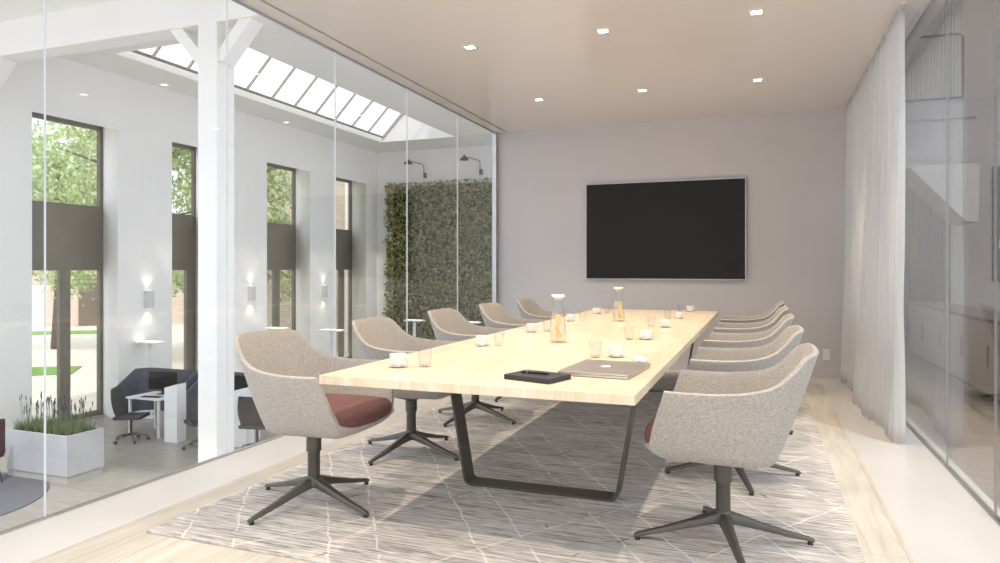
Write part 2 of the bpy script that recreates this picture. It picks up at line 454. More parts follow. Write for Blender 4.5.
rim, bot = mirror(rh), mirror(bh)
NU = len(rim)
def shell_bm():
    bm = bmesh.new()
    # closed loop of the pan: U curve + rounded front lip
    fr = []
    a, b = bot[-1], bot[0]; m = 12
    for i in range(1, m):
        q = i/m; an = PI*q
        y = a.y*math.cos(an); x = .300 + .050*math.sin(an)**.8
        fr.append(Vector((x, y, .470 - .026*math.sin(an)**.7)))
    loop = bot + fr
    cen = Vector((.01, 0, .384))
    rings = []
    NL = len(loop)
    for sc, g in ((1, 1), (.97, .84), (.90, .52), (.78, .2), (.55, .04), (.3, .01), (.1, 0)):
        row = []
        for p in loop:
            q = cen + (p-cen)*sc; q.z = cen.z + (p.z-cen.z)*g
            row.append(bm.verts.new(q))
        rings.append(row)
    for r0, r1 in zip(rings, rings[1:]):
        for i in range(NL): bm.faces.new((r0[i], r0[(i+1) % NL], r1[(i+1) % NL], r1[i]))
    bm.faces.new(rings[-1])
    # walls
    prev = rings[0][:NU]
    K = 11
    for j in range(1, K+1):
        v = j/K
        row = []
        for i in range(NU):
            p = bot[i].lerp(rim[i], v)
            out = Vector((p.x-.05, p.y, 0)); 
            if out.length: out.normalize()
            s = abs(2*i/(NU-1)-1)
            bulge = .012*math.sin(PI*v**.75)*(1-.25*s)
            p = p + out*bulge*(1 if abs(out.y) > .3 or v < .7 else .6)
            # back panel leans out more towards the top
            if s < .45: p.x -= -.006*math.sin(PI*v)*(1-s/.45)
            # soft front edge of the arm, curving forward at the bottom
            if s > .97: p.z += 0
            row.append(bm.verts.new(p))
        for i in range(NU-1): bm.faces.new((prev[i], prev[i+1], row[i+1], row[i]))
        prev = row
    return bm
def cushion_bm():
    bm = bmesh.new(); pts = []
    base = [Vector((p.x, p.y, 0)) for p in bot]
    m = 16; fr = []
    for i in range(1, m):
        an = PI*i/m
        fr.append(Vector((.285 + .080*math.sin(an)**.75, base[-1].y*math.cos(an)*.98, 0)))
    loop = base + fr; cen = Vector((.05, 0, 0)); NL = len(loop); rings = []
    prof = [(.82, .440), (.90, .443), (.95, .455), (.968, .478), (.955, .500), (.90, .517), (.76, .527), (.5, .531), (.2, .530)]
    for sc, z in prof:
        row = []
        for p in loop:
            q = cen+(p-cen)*sc; fwd = max(0, (q.x-.12))/.25
            row.append(bm.verts.new((q.x, q.y, z + .008 - .012*fwd*fwd)))
        rings.append(row)
    for r0, r1 in zip(rings, rings[1:]):
        for i in range(NL): bm.faces.new((r0[i], r0[(i+1) % NL], r1[(i+1) % NL], r1[i]))
    bm.faces.new(rings[0][::-1]); bm.faces.new(rings[-1]); return bm
def leg_bm(an):
    bm = bmesh.new(); rings = []
    c, s = math.cos(an), math.sin(an)
    for r, z, hw, hh in ((.018, .112, .026, .026), (.05, .106, .024, .022), (.15, .078, .0185, .015), (.27, .046, .0145, .011), (.365, .025, .0115, .0085), (.384, .019, .0095, .006)):
        ring = []
        for a, b in ((-1, -1), (-.55, -1.15), (.55, -1.15), (1, -1), (1, .5), (.6, 1), (-.6, 1), (-1, .5)):
            y = a*hw; ring.append(bm.verts.new((r*c - y*s, r*s + y*c, z + b*hh)))
        rings.append(ring)
    for a, b in zip(rings, rings[1:]):
        for i in range(8): bm.faces.new((a[i], a[(i+1) % 8], b[(i+1) % 8], b[i]))
    bm.faces.new(rings[0][::-1]); bm.faces.new(rings[-1]); return bm
def make_chair(base_rot, off):
    r = thing('swivel_armchair', '-', 'chair', (0, 0, RZ), 0)
    o = obj('shell', shell_bm(), M['felt'], r, smooth=True, loc=off)
    md = o.modifiers.new('s', 'SOLIDIFY'); md.thickness = .020; md.offset = -1
    md = o.modifiers.new('b', 'BEVEL'); md.width = .006; md.segments = 2; md.limit_method = 'ANGLE'; md.angle_limit = math.radians(50)
    o = obj('seat_cushion', cushion_bm(), M['seat'], r, smooth=True, loc=off)
    bm = bmesh.new()
    add_lathe(bm, [(.034, .318), (.037, .338), (.075, .354), (.10, .358), (.10, .366)], 0, 0, 0, 24); auto_smooth(obj('swivel_plate', bm, M['metal'], r))
    bm = bmesh.new()
    add_lathe(bm, [(.031, .09), (.031, .262), (.0315, .264), (.0375, .266), (.0375, .340)], 0, 0, 0, 28); auto_smooth(obj('post', bm, M['metal'], r))
    bm = bmesh.new(); add_lathe(bm, [(.03, .088), (.044, .094), (.044, .118), (.034, .138), (.031, .142)], 0, 0, 0, 24); auto_smooth(obj('hub', bm, M['metal'], r))
    for kq in range(4):
        an = base_rot + kq*PI/2
        lg = auto_smooth(obj('leg', leg_bm(an), M['metal'], r), 50); lg.location = (0, 0, 0)
        bm = bmesh.new(); add_lathe(bm, [(.011, 0), (.012, .004), (.010, .016)], .368*math.cos(an), .368*math.sin(an), 0, 14)
        obj('foot_pad', bm, M['dark'], lg, smooth=False)
    return r
left_lb = ['nearest on the left side of the table', 'second on the left side of the table', 'third on the left side of the table', 'fourth on the left side of the table', 'last on the left, nearest the back wall']
right_lb = ['nearest on the right side of the table', 'second on the right side of the table', 'third on the right side of the table', 'fourth on the right side of the table', 'last on the right, nearest the back wall']
gl, gr_ = 'felt armchairs along the left side of the table', 'felt armchairs along the right side of the table'
chL = make_chair(math.radians(-14), (.008, 0, -.010)); chR = make_chair(math.radians(16), (-.028, .012, -.008))
yl = [2.97, 4.02, 5.10, 6.15, 7.20]; yr = [3.17, 4.23, 5.31, 6.38, 7.42]
for i, y in enumerate(yl):
    rz = math.radians((0, 1.0, -1.0, .5, 0)[i])
    for proto, x, a, lbs, g in ((chL, -2.13, rz, left_lb, gl), (chR, -.155, PI+rz, right_lb, gr_)):
        lb = 'light grey felt swivel armchair, ' + lbs[i]
        yy = y if x < -1 else yr[i]
        if i == 0: proto.location = (x, yy, RZ); proto.rotation_euler = (0, 0, a); proto['label'] = lb; proto['group'] = g
        else: dup(proto, (x, yy, RZ), a, lb, g)

# ---------------------------------------------------------------- things on the table
TZ = .7403
def make_cup():
    r = thing('coffee_cup', '-', 'cup', (0, 0, TZ))
    bm = bmesh.new(); add_lathe(bm, [(.022, .0), (.026, .001), (.044, .007), (.0475, .0095), (.0445, .010), (.026, .006), (.002, .006)], n=36); auto_smooth(obj('saucer', bm, M['porcelain'], r), 60)
    bm = bmesh.new(); add_lathe(bm, [(.018, .0065), (.022, .008), (.036, .025), (.0385, .055), (.0395, .062), (.0375, .062), (.034, .03), (.018, .012)], n=36); auto_smooth(obj('cup', bm, M['porcelain'], r), 60)
    pts = [(.036+.018*math.sin(PI*q/8), 0, .052-.030*q/8) for q in range(9)]
    bm = bmesh.new(); add_tube(bm, pts, .0035, 8); obj('handle', bm, M['porcelain'], r, smooth=True)
    return r
def make_glass():
    bm = bmesh.new(); add_lathe(bm, [(.026, 0), (.0275, .002), (.0335, .085), (.0325, .085), (.0262, .009), (.001, .007)], n=32)
    return auto_smooth(obj('drinking_glass', bm, M['tumbler']), 50)
cups = [((-1.594, 2.877), 'front left table corner'), ((-1.56, 3.84), 'left side at the second chair'), ((-1.56, 4.80), 'left side just behind the nearer carafe'),
        ((-1.567, 5.92), 'left side at the fourth chair'), ((-1.57, 6.98), 'left side at the far end'),
        ((-.709, 3.604), 'behind the laptop'), ((-.703, 4.567), 'right side at the second chair'), ((-.706, 5.56), 'right side at the third chair'),
        ((-.715, 6.58), 'right side at the fourth chair'), ((-.715, 7.70), 'far right table corner')]
glasses = [((-1.48, 2.93), 'front left table corner'), ((-1.474, 3.90), 'left side at the second chair'), ((-1.473, 4.90), 'left side just behind the nearer carafe'),
           ((-1.475, 6.0), 'left side at the fourth chair'), ((-1.49, 7.08), 'left side at the far end'),
           ((-.806, 3.546), 'behind the laptop'), ((-.806, 4.528), 'right side at the second chair'), ((-.813, 5.566), 'right side at the third chair'),
           ((-.805, 6.507), 'right side at the fourth chair'), ((-.81, 7.64), 'far right table corner')]
c0 = make_cup()
for i, ((x, y), lb) in enumerate(cups):
    lb = 'white porcelain coffee cup on its saucer, ' + lb
    if i == 0: c0.location = (x, y, TZ); c0['label'] = lb; c0['group'] = 'coffee cups on the table'; c0.rotation_euler.z = .4
    else: dup(c0, (x, y, TZ), .4+i*.7, lb)
g0 = make_glass()
for i, ((x, y), lb) in enumerate(glasses):
    o = g0 if i == 0 else g0.copy()
    if i: C.objects.link(o)
    o.location = (x, y, TZ); tag(o, 'small clear empty drinking glass beside a cup, ' + lb, 'glass', 'drinking glasses on the table')
def make_carafe():
    r = thing('carafe', '-', 'carafe', (0, 0, TZ))
    out = [(.050, 0), (.054, .003), (.0545, .02), (.052, .08), (.046, .14), (.038, .185), (.0325, .22), (.032, .25), (.036, .282)]
    inn = [(.0345, .282), (.030, .25), (.0305, .22), (.036, .185), (.044, .14), (.050, .08), (.052, .02), (.050, .008), (.001, .008)]
    bm = bmesh.new(); add_lathe(bm, out+inn, n=40); auto_smooth(obj('glass_body', bm, M['tumbler'], r), 50)
    bm = bmesh.new(); add_lathe(bm, [(.048, .0095), (.0505, .02), (.0485, .08), (.0425, .14), (.0355, .178)], n=36); auto_smooth(obj('lemon_water', bm, M['drink'], r), 50)
    bm = bmesh.new(); add_lathe(bm, [(.029, .268), (.031, .2825), (.041, .2835), (.042, .296), (.039, .299)], n=32); auto_smooth(obj('stopper', bm, M['cap'], r), 50)
    for z, a, tl in ((.045, .5, 1.1), (.085, 2.4, 1.3), (.12, -.6, 1.0), (.152, 1.0, 1.2)):
        bm = bmesh.new(); add_lathe(bm, [(.024, -.003), (.0255, 0), (.024, .003)], n=20)
        bmesh.ops.transform(bm, matrix=Matrix.Translation((.006*math.cos(a), .006*math.sin(a)-.012, z)) @ Matrix.Rotation(a, 4, 'Z') @ Matrix.Rotation(tl, 4, 'X'), verts=bm.verts[:])
        s = obj('lemon_slice', bm, M['rind'], r)
        bm = bmesh.new(); add_lathe(bm, [(.020, -.0036), (.020, .0036)], n=20)
        bmesh.ops.transform(bm, matrix=Matrix.Translation((.006*math.cos(a), .006*math.sin(a)-.012, z)) @ Matrix.Rotation(a, 4, 'Z') @ Matrix.Rotation(tl, 4, 'X'), verts=bm.verts[:])
        obj('flesh', bm, M['lemon'], s)
    return r
k0 = make_carafe(); k0.location = (-1.191, 4.20, TZ); k0['label'] = 'glass carafe of lemon water with a pale stopper, the nearer of the two'; k0['group'] = 'carafes in the middle of the table'
dup(k0, (-1.175, 6.09, TZ), 1.9, 'glass carafe of lemon water with a pale stopper, the farther of the two')

# laptop (closed), seen from its near edge
cx, cy = -.655, 3.10
t = thing('laptop', 'closed silver laptop lying near the right front of the table', 'laptop', (cx, cy, TZ), math.radians(-4))
box('base', M['laptop'], t, -.155, .155, -.215, .205, .002, .0115, bev=.002)
box('lid', M['laptop'], t, -.155, .155, -.215, .205, .013, .020, bev=.0022)
box('hinge', M['dark'], t, -.14, .14, -.195, .195, .011, .0135)
bm = bmesh.new()
for (a, b) in ((-.12, -.18), (.12, -.18), (-.12, .17), (.12, .17)): add_lathe(bm, [(.008, 0), (.008, .0025)], a, b, 0, 12)
obj('rubber_feet', bm, M['dark'], t)
ap = []
for i in range(40):     # fruit shaped badge with a bite, leaf apart
    an = 2*PI*i/40; rr = .026*(1 - .10*math.cos(2*an) - .05*abs(math.sin(an))**6)
    x, y = rr*math.cos(an), rr*1.08*math.sin(an)
    if (x-.032)**2+(y-.004)**2 < .013**2: x = .032-math.sqrt(max(0, .013**2-(y-.004)**2))
    ap.append((x, y))
bm = bmesh.new(); add_prism(bm, ap, .0005, 'z', .0198); add_prism(bm, [(0, .030), (.006, .032), (.010, .040), (.003, .037)], .0005, 'z', .0198)
obj('lid_badge', bm, M['plastic'], t)
# notebook, pen, mouse
t = thing('notebook', 'dark charcoal hardcover notebook with a pen on it near the table front', 'notebook', (-.872, 2.765, TZ), math.radians(-17))
box('cover', M['notebook'], t, -.112, .112, -.085, .085, 0, .0035, bev=.001)
box('pages', M['dark'], t, -.108, .110, -.083, .083, .0035, .0175)
box('cover', M['notebook'], t, -.112, .112, -.085, .085, .0175, .021, bev=.001)
box('spine', M['notebook'], t, -.1135, -.109, -.085, .085, .002, .019, bev=.001)
t = thing('pen', 'black pen with a silver clip lying on the dark notebook', 'pen', (-.885, 2.765, TZ+.0272), math.radians(-10))
bm = bmesh.new(); add_tube(bm, [(-.066, 0, 0), (-.058, 0, 0), (-.02, 0, 0), (.055, 0, 0), (.068, 0, 0)], [.002, .006, .006, .0058, .0025], 12); obj('barrel', bm, M['dark'], t, smooth=True)
bm = bmesh.new(); add_box(bm, -.035, .002, -.002, .002, .0055, .0072); add_box(bm, -.036, -.033, -.0065, .0065, -.0062, .0066, bev=.001); obj('clip', bm, M['steel'], t)
bm = bmesh.new()
rings = []
for j in range(9):
    v = j/8*PI/2
    rings.append([bm.verts.new((.030*math.cos(v)**.6*math.cos(2*PI*i/28), .057*math.cos(v)**.6*math.sin(2*PI*i/28), .002+.022*math.sin(v) if j < 8 else .0245)) for i in range(28)] if j < 8 else None)
rings = rings[:8]
for a, b in zip(rings, rings[1:]):
    for i in range(28): bm.faces.new((a[i], a[(i+1) % 28], b[(i+1) % 28], b[i]))
bm.faces.new(rings[-1]); bm.faces.new(rings[0][::-1])
t = thing('computer_mouse', 'white computer mouse behind the right corner of the laptop', 'mouse', (-.57, 3.50, TZ), math.radians(35))
auto_smooth(obj('body', bm, M['plastic'], t), 60)
bm = bmesh.new(); add_box(bm, -.022, .022, -.045, .045, 0, .003); obj('glide_plate', bm, M['dark'], t)

# ================================================================ the hall beyond the left glass (lower floor)
AZ = -2.0; WX, FX = -12.665, -13.66; AH = 5.29; AY1 = 21.35
sbox('floor_hall', M['floor2'], None, -13.3, GX-.05, 3.0, AY1, AZ-.15, AZ)
# long wall with four deep window recesses
wins = [(9.35, 11.32), (12.85, 14.03), (16.35, 18.11), (19.85, 21.3)]
# openings seen from inside: right reveal edges sit at the frame's right jamb minus the splay
edges = [(8.99, 10.83), (12.26, 13.37), (15.53, 17.47), (18.83, 20.62)]
bm = bmesh.new(); WT = 4.12; FT = 4.42
y = 7.2
prevF, prevI = 7.2, 7.2
def pier(bm, ia, ib, fb, fa):      # splayed pier, its top following the sloping head
    q = [(WX, ia), (WX, ib), (FX-.1, fb), (FX-.1, fa)]
    lo = [bm.verts.new((x, y, AZ)) for x, y in q]; hi = [bm.verts.new((x, y, WT if x == WX else FT)) for x, y in q]
    bm.faces.new(lo[::-1]); bm.faces.new(hi)
    for i in range(4): bm.faces.new((lo[i], lo[(i+1) % 4], hi[(i+1) % 4], hi[i]))
for (f0, f1), (i0, i1) in zip(wins, edges):
    # pier with splayed sides (plan polygon x,y)
    pier(bm, prevI, i0, f0, prevF)
    prevF, prevI = f1, i1
pier(bm, prevI, AY1+.2, AY1+.2, prevF)
add_prism(bm, [(WX, WT), (WX, AH+.12), (FX-.1, AH+.12), (FX-.1, FT)], AY1-7.0, 'y', 7.2)
struct('wall_left', bm, M['white'])
bm = bmesh.new()
for (f0, f1) in wins: add_box(bm, FX-.1, FX+.3, f0, f1, AZ-.15, AZ)
struct('trim_8', bm, M['floor2'])
sbox('wall_hall_end', M['white'], None, -13.3, GX-.1, AY1, AY1+.25, AZ, AH+.12)
# frames: big pane above, solid panel, glazed door pair below
vis = [(9.30, 11.322), (12.671*1.0435, 14.036), (16.753, 18.117), (20.307, 21.2)]
for wi, (f0, f1) in enumerate(wins):
    r = bpy.data.objects.new('window_%d' % (wi+3), None); C.objects.link(r); r['kind'] = 'structure'; r.location = (FX, 0, 0)
    bm = bmesh.new(); fw = .14
    add_box(bm, -.05, .05, f0, f0+fw, AZ, FT); add_box(bm, -.05, .05, f1-fw, f1, AZ, FT)
    add_box(bm, -.05, .05, f0+fw, f1-fw, FT-.18, FT)
    add_box(bm, -.05, .05, f0+fw, f1-fw, 2.44, 2.57)
    add_box(bm, -.05, .05, f0+fw, f1-fw, 1.17, 1.34)
    add_box(bm, -.05, .05, f0+fw, f1-fw, AZ, AZ+.10)
    ym = f1-.86 if wi == 0 else (f0+f1)/2-.02
    if wi == 0: ym = 10.37
    if wi == 1: ym = 13.76
    if wi == 2: ym = 17.15
    if wi == 3: ym = 20.60
    add_box(bm, -.05, .05, ym-.115, ym+.115, AZ+.10, 1.17)
    obj('window_frame', bm, M['frame'], r)
    box('spandrel_panel', M['frame'], r, -.06, .075, f0, f1+.02, 1.29, 2.50)
    box('pane', M['glass'], r, -.006, .006, f0+fw, f1-fw, 2.57, FT-.18)
    box('pane', M['glass'], r, -.006, .006, f0+fw, ym-.13, AZ+.10, 1.17)
    box('pane', M['glass'], r, -.006, .006, ym+.13, f1-fw, AZ+.10, 1.17)
# ceiling of the hall with its roof-light shaft
SX0, SX1, SY0, SY1 = -11.50, -8.87, 9.75, 19.60
bm = bmesh.new()
for b in ((-13.3, SX0, 4.6, AY1), (SX1, GX-.6, 4.6, AY1), (SX0, SX1, 4.6, SY0), (SX0, SX1, SY1, AY1)): add_box(bm, *b, AH, AH+.12)
struct('ceiling_hall', bm, M['white'])
# shaft above the ceiling, low on the window side and rising towards the room; glazed slope
r = bpy.data.objects.new('window_7', None); C.objects.link(r); r['kind'] = 'structure'
z0, x0g = 5.44, -11.40
slope = (6.11-5.44)/(.66)
x1g = -8.87; z1 = z0 + slope*(x1g-x0g)
bm = bmesh.new()
add_box(bm, SX0-.1, SX0, SY0, SY1, AH+.12, z0)
add_prism(bm, [(SX0, AH+.12), (SX1, AH+.12), (SX1, z1+.1), (SX0, z0)], .1, 'y', SY1)
add_prism(bm, [(SX0, AH+.12), (SX1, AH+.12), (SX1, z1+.1), (SX0, z0)], .1, 'y', SY0-.1)
add_box(bm, SX1, SX1+.1, SY0, SY1, AH+.12, z1+.1)
obj('shaft', bm, M['white'], r)
bx = [9.55+.92*i for i in range(12)]
bxs = [y for y in (10.10*1.0435, 10.968*1.0435, 11.83*1.0435, 12.695*1.0435, 13.56*1.0435, 14.423*1.0435, 15.296*1.0435, 16.159*1.0435, 17.03*1.0435, 17.90*1.0435, 18.76*1.0435)]
sl = math.atan(slope); ln_ = (x1g-x0g)/math.cos(sl)
for y in bxs:
    bm = bmesh.new(); add_box(bm, 0, ln_, -.022, .022, -.03, .02)
    b = obj('glazing_bar', bm, M['bar'], r); b.location = (x0g, y, z0); b.rotation_euler = (0, -sl, 0)
box('low_rail', M['frame'], r, x0g-.05, x0g+.03, SY0, SY1, z0-.02, z0+.02)
bm = bmesh.new(); add_box(bm, 0, ln_, SY0, SY1, -.004, .004); b = obj('pane', bm, M['glass'], r); b.location = (x0g, 0, z0+.04); b.rotation_euler = (0, -sl, 0)

# timber frame: post, cross beam, braces
t = thing('timber_frame', 'white painted timber post with a cross beam and braces behind the left glass wall', 'post and beam')
box('post', M['white'], t, -7.61, -7.27, 7.84, 8.19, AZ, 4.73)
box('cross_beam', M['white'], t, WX, -3.9, 7.84, 8.19, 4.73, AH)
def brace(x0, z0_, x1, z1_, wd=.17, th=.26):
    bm = bmesh.new(); d = Vector((x1-x0, z1_-z0_)).normalized(); n = Vector((-d.y, d.x))*wd/2
    add_prism(bm, [(x0+n.x, z0_+n.y), (x1+n.x, z1_+n.y), (x1-n.x, z1_-n.y), (x0-n.x, z0_-n.y)], th, 'y', 8.015-th/2)
    return obj('brace', bm, M['white'], t)
brace(-7.60, 4.22, -8.12, 4.78); brace(-7.28, 4.22, -6.76, 4.78); brace(WX+.02, 4.02, WX+.78, 4.78)

# wall sconces
s0 = None
for i, (y, z, lb) in enumerate(((11.566, .53, 'between the first and second tall windows'), (14.858, .55, 'between the second and third tall windows'), (18.128, .50, 'between the third and fourth tall windows'), (8.1, .53, ''))):
    if i == 3: continue
    if s0 is None:
        s0 = thing('wall_sconce', '-', 'wall light', (WX, y, z), 0, 'up and down sconces on the window wall')
        bm = bmesh.new(); add_box(bm, 0, .12, -.085, .085, -.19, .19, bev=.006); obj('housing', bm, M['sconce'], s0)
        box('lens', M['upglow'], s0, .03, .09, -.06, .06, .19, .193); box('lens', M['upglow'], s0, .03, .09, -.06, .06, -.193, -.19)
        r = s0
    else: r = dup(s0, (WX, y, z))
    r['label'] = 'grey up-and-down wall sconce on the white wall ' + lb
    for sg in (1, -1):
        ld = bpy.data.lights.new('sconce_beam', 'SPOT'); lo = bpy.data.objects.new('sconce_beam', ld); C.objects.link(lo)
        ld.energy = 6; ld.color = (1, .86, .68); ld.spot_size = math.radians(100); ld.spot_blend = .8; ld.shadow_soft_size = .04
        lo.location = (WX+.09, y, z+sg*.21); lo.rotation_euler = (0 if sg < 0 else PI, 0, 0)

# living green wall
t = thing('living_wall', 'tall green plant wall covering the far end wall of the hall', 'green wall', (-10.1, AY1, 0))
box('backing_panel', M['soil'], t, -1.85, 2.15, -.12, 0, -1.95, 4.05)
bm = bmesh.new(); rnd = random.Random(3)
for i in range(15000):
    x = rnd.uniform(-1.92, 2.20); z = rnd.uniform(-1.95, 4.16)
    y = -.13 - .42*abs(noise.noise(Vector((x*2.4, z*2.4, 1)))) - rnd.uniform(0, .08)
    if rnd.random() < .05: x = -1.92 + rnd.uniform(-.08, .02)
    L = rnd.uniform(.07, .16); wd = L*.32
    d = Vector((rnd.uniform(-.8, .8), -rnd.uniform(.2, 1), rnd.uniform(-1, .5))).normalized()
    a = d.cross(Vector((rnd.uniform(-1, 1), rnd.uniform(-1, 1), rnd.uniform(-1, 1)))).normalized()*wd
    p = Vector((x, y, z)); bm.faces.new([bm.verts.new(q) for q in (p, p+d*L*.5+a, p+d*L, p+d*L*.5-a)])
o = obj('foliage', bm, M['leaf2'], t); o['kind'] = 'stuff'
# arc lamps over the green wall
l0 = None
for i, (sx_, sz, mx, mz) in enumerate(((-11.22, 4.78, -10.77, 4.40), (-9.15, 4.80, -8.70, 4.42))):
    if l0 is None:
        l0 = thing('picture_lamp', '-', 'wall lamp', (mx, AY1, mz), 0, 'arm lamps above the green wall')
        bm = bmesh.new(); add_tube(bm, [(0, 0, 0), (0, -.06, 0), (0, -.10, .05), (0, -.12, .32), (-.05, -.14, .37), (-.40, -.42, .47)], .014, 8); obj('arm', bm, M['metal'], l0, smooth=True)
        bm = bmesh.new(); add_lathe(bm, [(.16, -.06), (.12, .0), (.04, .06), (.03, .10)], -.42, -.45, .42, 24, cap0=False); auto_smooth(obj('lamp_shade', bm, M['metal'], l0))
        bm = bmesh.new(); add_lathe(bm, [(.05, -.09), (.06, -.05), (.06, .05), (.05, .09)], 0, -.03, 0, 20); auto_smooth(obj('wall_bracket', bm, M['metal'], l0))
        r = l0
    else: r = dup(l0, (mx, AY1, mz))
    r['label'] = 'dark arm lamp on the wall above the green wall, ' + ('the left one' if i == 0 else 'the right one')

# planter and lavender
t = thing('planter', 'long pale rectangular planter box on the hall floor behind the left glass', 'planter', (-10.26, 7.65, AZ))
PW, PD, PH = 1.32, .62, .72
bm = bmesh.new()
for b in ((-.66, .66, -.31, -.27), (-.66, .66, .27, .31), (-.66, -.62, -.27, .27), (.62, .66, -.27, .27)): add_box(bm, *b, .12, PH)
obj('box', bm, M['planter'], t); box('plinth', M['plinth'], t, -.645, .645, -.295, .295, 0, .12)
box('soil', M['soil'], t, -.62, .62, -.27, .27, .14, PH-.05)
def lavender(seed):
    rnd = random.Random(seed); r = thing('lavender_plant', '-', 'plant')
    bm = bmesh.new(); bf = bmesh.new()
    for i in range(150):
        a = rnd.uniform(0, 2*PI); rr = rnd.uniform(0, .10); L = rnd.uniform(.10, .26); d = Vector((math.cos(a)*rnd.uniform(.0, .4), math.sin(a)*rnd.uniform(.0, .4), 1)).normalized()
        p = Vector((rr*math.cos(a), rr*math.sin(a), 0)); s = d.cross(Vector((math.sin(a*3), math.cos(a*3), 0))).normalized()*.006
        bm.faces.new([bm.verts.new(q) for q in (p-s, p+s, p+d*L)])
    for i in range(8):
        a = rnd.uniform(0, 2*PI); L = rnd.uniform(.26, .52); d = Vector((math.cos(a)*rnd.uniform(.0, .16), math.sin(a)*rnd.uniform(.0, .16), 1)).normalized()
        p = Vector((.06*math.cos(a), .06*math.sin(a), 0)); add_tube(bm, [p, p+d*L], .003, 4)
        q = p+d*L; add_tube(bf, [q, q+d*.02, q+d*.05, q+d*.075], [.003, .008, .008, .002], 6)
    obj('foliage', bm, M['lav'], r); obj('flower_spikes', bf, M['lavf'], r); return r
lv = [lavender(s) for s in range(3)]
nlv = 0
for iy in range(2):
    for ix in range(6):
        p = (-10.26-.52+ix*.208+random.uniform(-.02, .02), 7.65-.12+iy*.24+random.uniform(-.02, .02), AZ+PH-.051)
        lb = 'lavender plant in the long planter, %s row, %s' % (('front', 'back')[iy], ('at the left end', 'second from left', 'third from left', 'third from right', 'second from right', 'at the right end')[ix])
        if nlv < 3: q = lv[nlv]; q.location = p; q['label'] = lb; q['group'] = 'lavender plants in the planter'
        else: dup(lv[nlv % 3], p, random.uniform(0, 6), lb, 'lavender plants in the planter')
        nlv += 1
# round carpet and plum lounge chair at the left edge
bm = bmesh.new(); add_lathe(bm, [(1.45, 0), (1.45, .012), (1.43, .015)], -10.66, 6.05, AZ+.0005, 64); tag(obj('round_carpet', bm, M['carpet']), 'dark round carpet on the hall floor by the planter', 'carpet')
t = thing('lounge_chair', 'plum lounge chair on the dark round carpet at the left edge of the photo', 'chair', (-10.80, 6.80, AZ+.0155), math.radians(190))
bm = bmesh.new(); add_box(bm, -.26, .26, -.26, .26, .38, .47, bev=.03); obj('seat', bm, M['dark'], t)
bm = bmesh.new(); add_box(bm, -.27, -.20, -.27, .27, .42, .95, bev=.03); obj('backrest', bm, M['purple'], t)
for a in (-1, 1):
    for b in (-1, 1):
        bm = bmesh.new(); add_tube(bm, [(a*.18, b*.18, .39), (a*.24, b*.24, 0)], [.014, .010], 8); obj('leg', bm, M['dark'], t)

# workstations
def acoustic_screen(label, x, y, group):
    t_ = thing('acoustic_screen', label, 'desk screen', (x, y, AZ), 0, group)
    bm = bmesh.new(); path = [(-.75, -.75), (-.78, -.35)]
    for i in range(7): a = PI - i/6*PI/2; path.append((-.53+.25*math.cos(a), -.25+.25*math.sin(a)))
    for i in range(7): a = PI/2 - i/6*PI/2; path.append((.53+.25*math.cos(a), -.25+.25*math.sin(a)))
    path += [(.78, -.35), (.75, -.75)]
    n = len(path); rows = []
    for i, (px_, py_) in enumerate(path):
        a = Vector(path[max(i-1, 0)]); b = Vector(path[min(i+1, n-1)]); d = (b-a).normalized(); nn_ = Vector((-d.y, d.x))*.02
        e = min(i, n-1-i); top = 1.13 - (.30 if e == 0 else .06 if e == 1 else 0); lo = .25
        rows.append([bm.verts.new((px_+nn_.x, py_+nn_.y, lo)), bm.verts.new((px_-nn_.x, py_-nn_.y, lo)), bm.verts.new((px_-nn_.x, py_-nn_.y, top)), bm.verts.new((px_+nn_.x, py_+nn_.y, top))])
    for a, b in zip(rows, rows[1:]):
        for i in range(4): bm.faces.new((a[i], a[(i+1) % 4], b[(i+1) % 4], b[i]))
    bm.faces.new(rows[0]); bm.faces.new(rows[-1][::-1]); obj('panel', bm, M['screen'], t_)
    for sx2 in (-.5, .5):
        bm = bmesh.new(); add_tube(bm, [(sx2, 0, .27), (sx2, 0, 0)], .015, 8); obj('leg', bm, M['steel'], t_)
    return t_
gs = 'blue-grey screens around the desks in the hall'
s1 = acoustic_screen('blue-grey acoustic screen around the desk left of the white post', -11.35, 11.05, gs)
s2 = dup(s1, (-9.62, 11.15, AZ), 0, 'blue-grey acoustic screen behind the white post, seen to its right')
def desk(label, x, y):
    t_ = thing('office_desk', label, 'desk', (x, y, AZ), 0, 'white desks in the hall')
    box('desktop', M['plastic'], t_, -.42, .42, -.35, .35, .71, .74, bev=.004)
    for a in (-.38, .34):
        box('leg', M['plastic'], t_, a, a+.04, -.32, -.28, 0, .71); box('leg', M['plastic'], t_, a, a+.04, .28, .32, 0, .71)
    return t_
k1 = desk('white office desk with a monitor, left of the white post', -11.02, 10.30); dup(k1, (-9.28, 10.4, AZ), 0, 'white office desk right of the white post behind the nearest left chair')
def cabinet(label, x, y):
    t_ = thing('desk_end_panel', label, 'cabinet', (x, y, AZ), 0, 'white upright end units of the desks')
    bm = bmesh.new(); add_prism(bm, [(-.15, 0), (.15, 0), (.15, 1.08), (-.15, 1.0)], .22, 'y', 0); obj('body', bm, M['plastic'], t_); return t_
q1 = cabinet('white upright end unit standing beside the desk left of the post', -10.19, 9.83); dup(q1, (-8.76, 10.0, AZ), 0, 'white upright end unit right of the white post')
def monitor(label, x, y, rz):
    t_ = thing('computer_monitor', label, 'monitor', (x, y, AZ+.7405), rz, 'monitors on the hall desks')
    box('display', M['black'], t_, -.29, .29, -.012, .012, .10, .45, bev=.004)
    box('stand_neck', M['dark'], t_, -.03, .03, .012, .03, .004, .3); box('stand_foot', M['dark'], t_, -.11, .11, -.05, .10, 0, .008); return t_
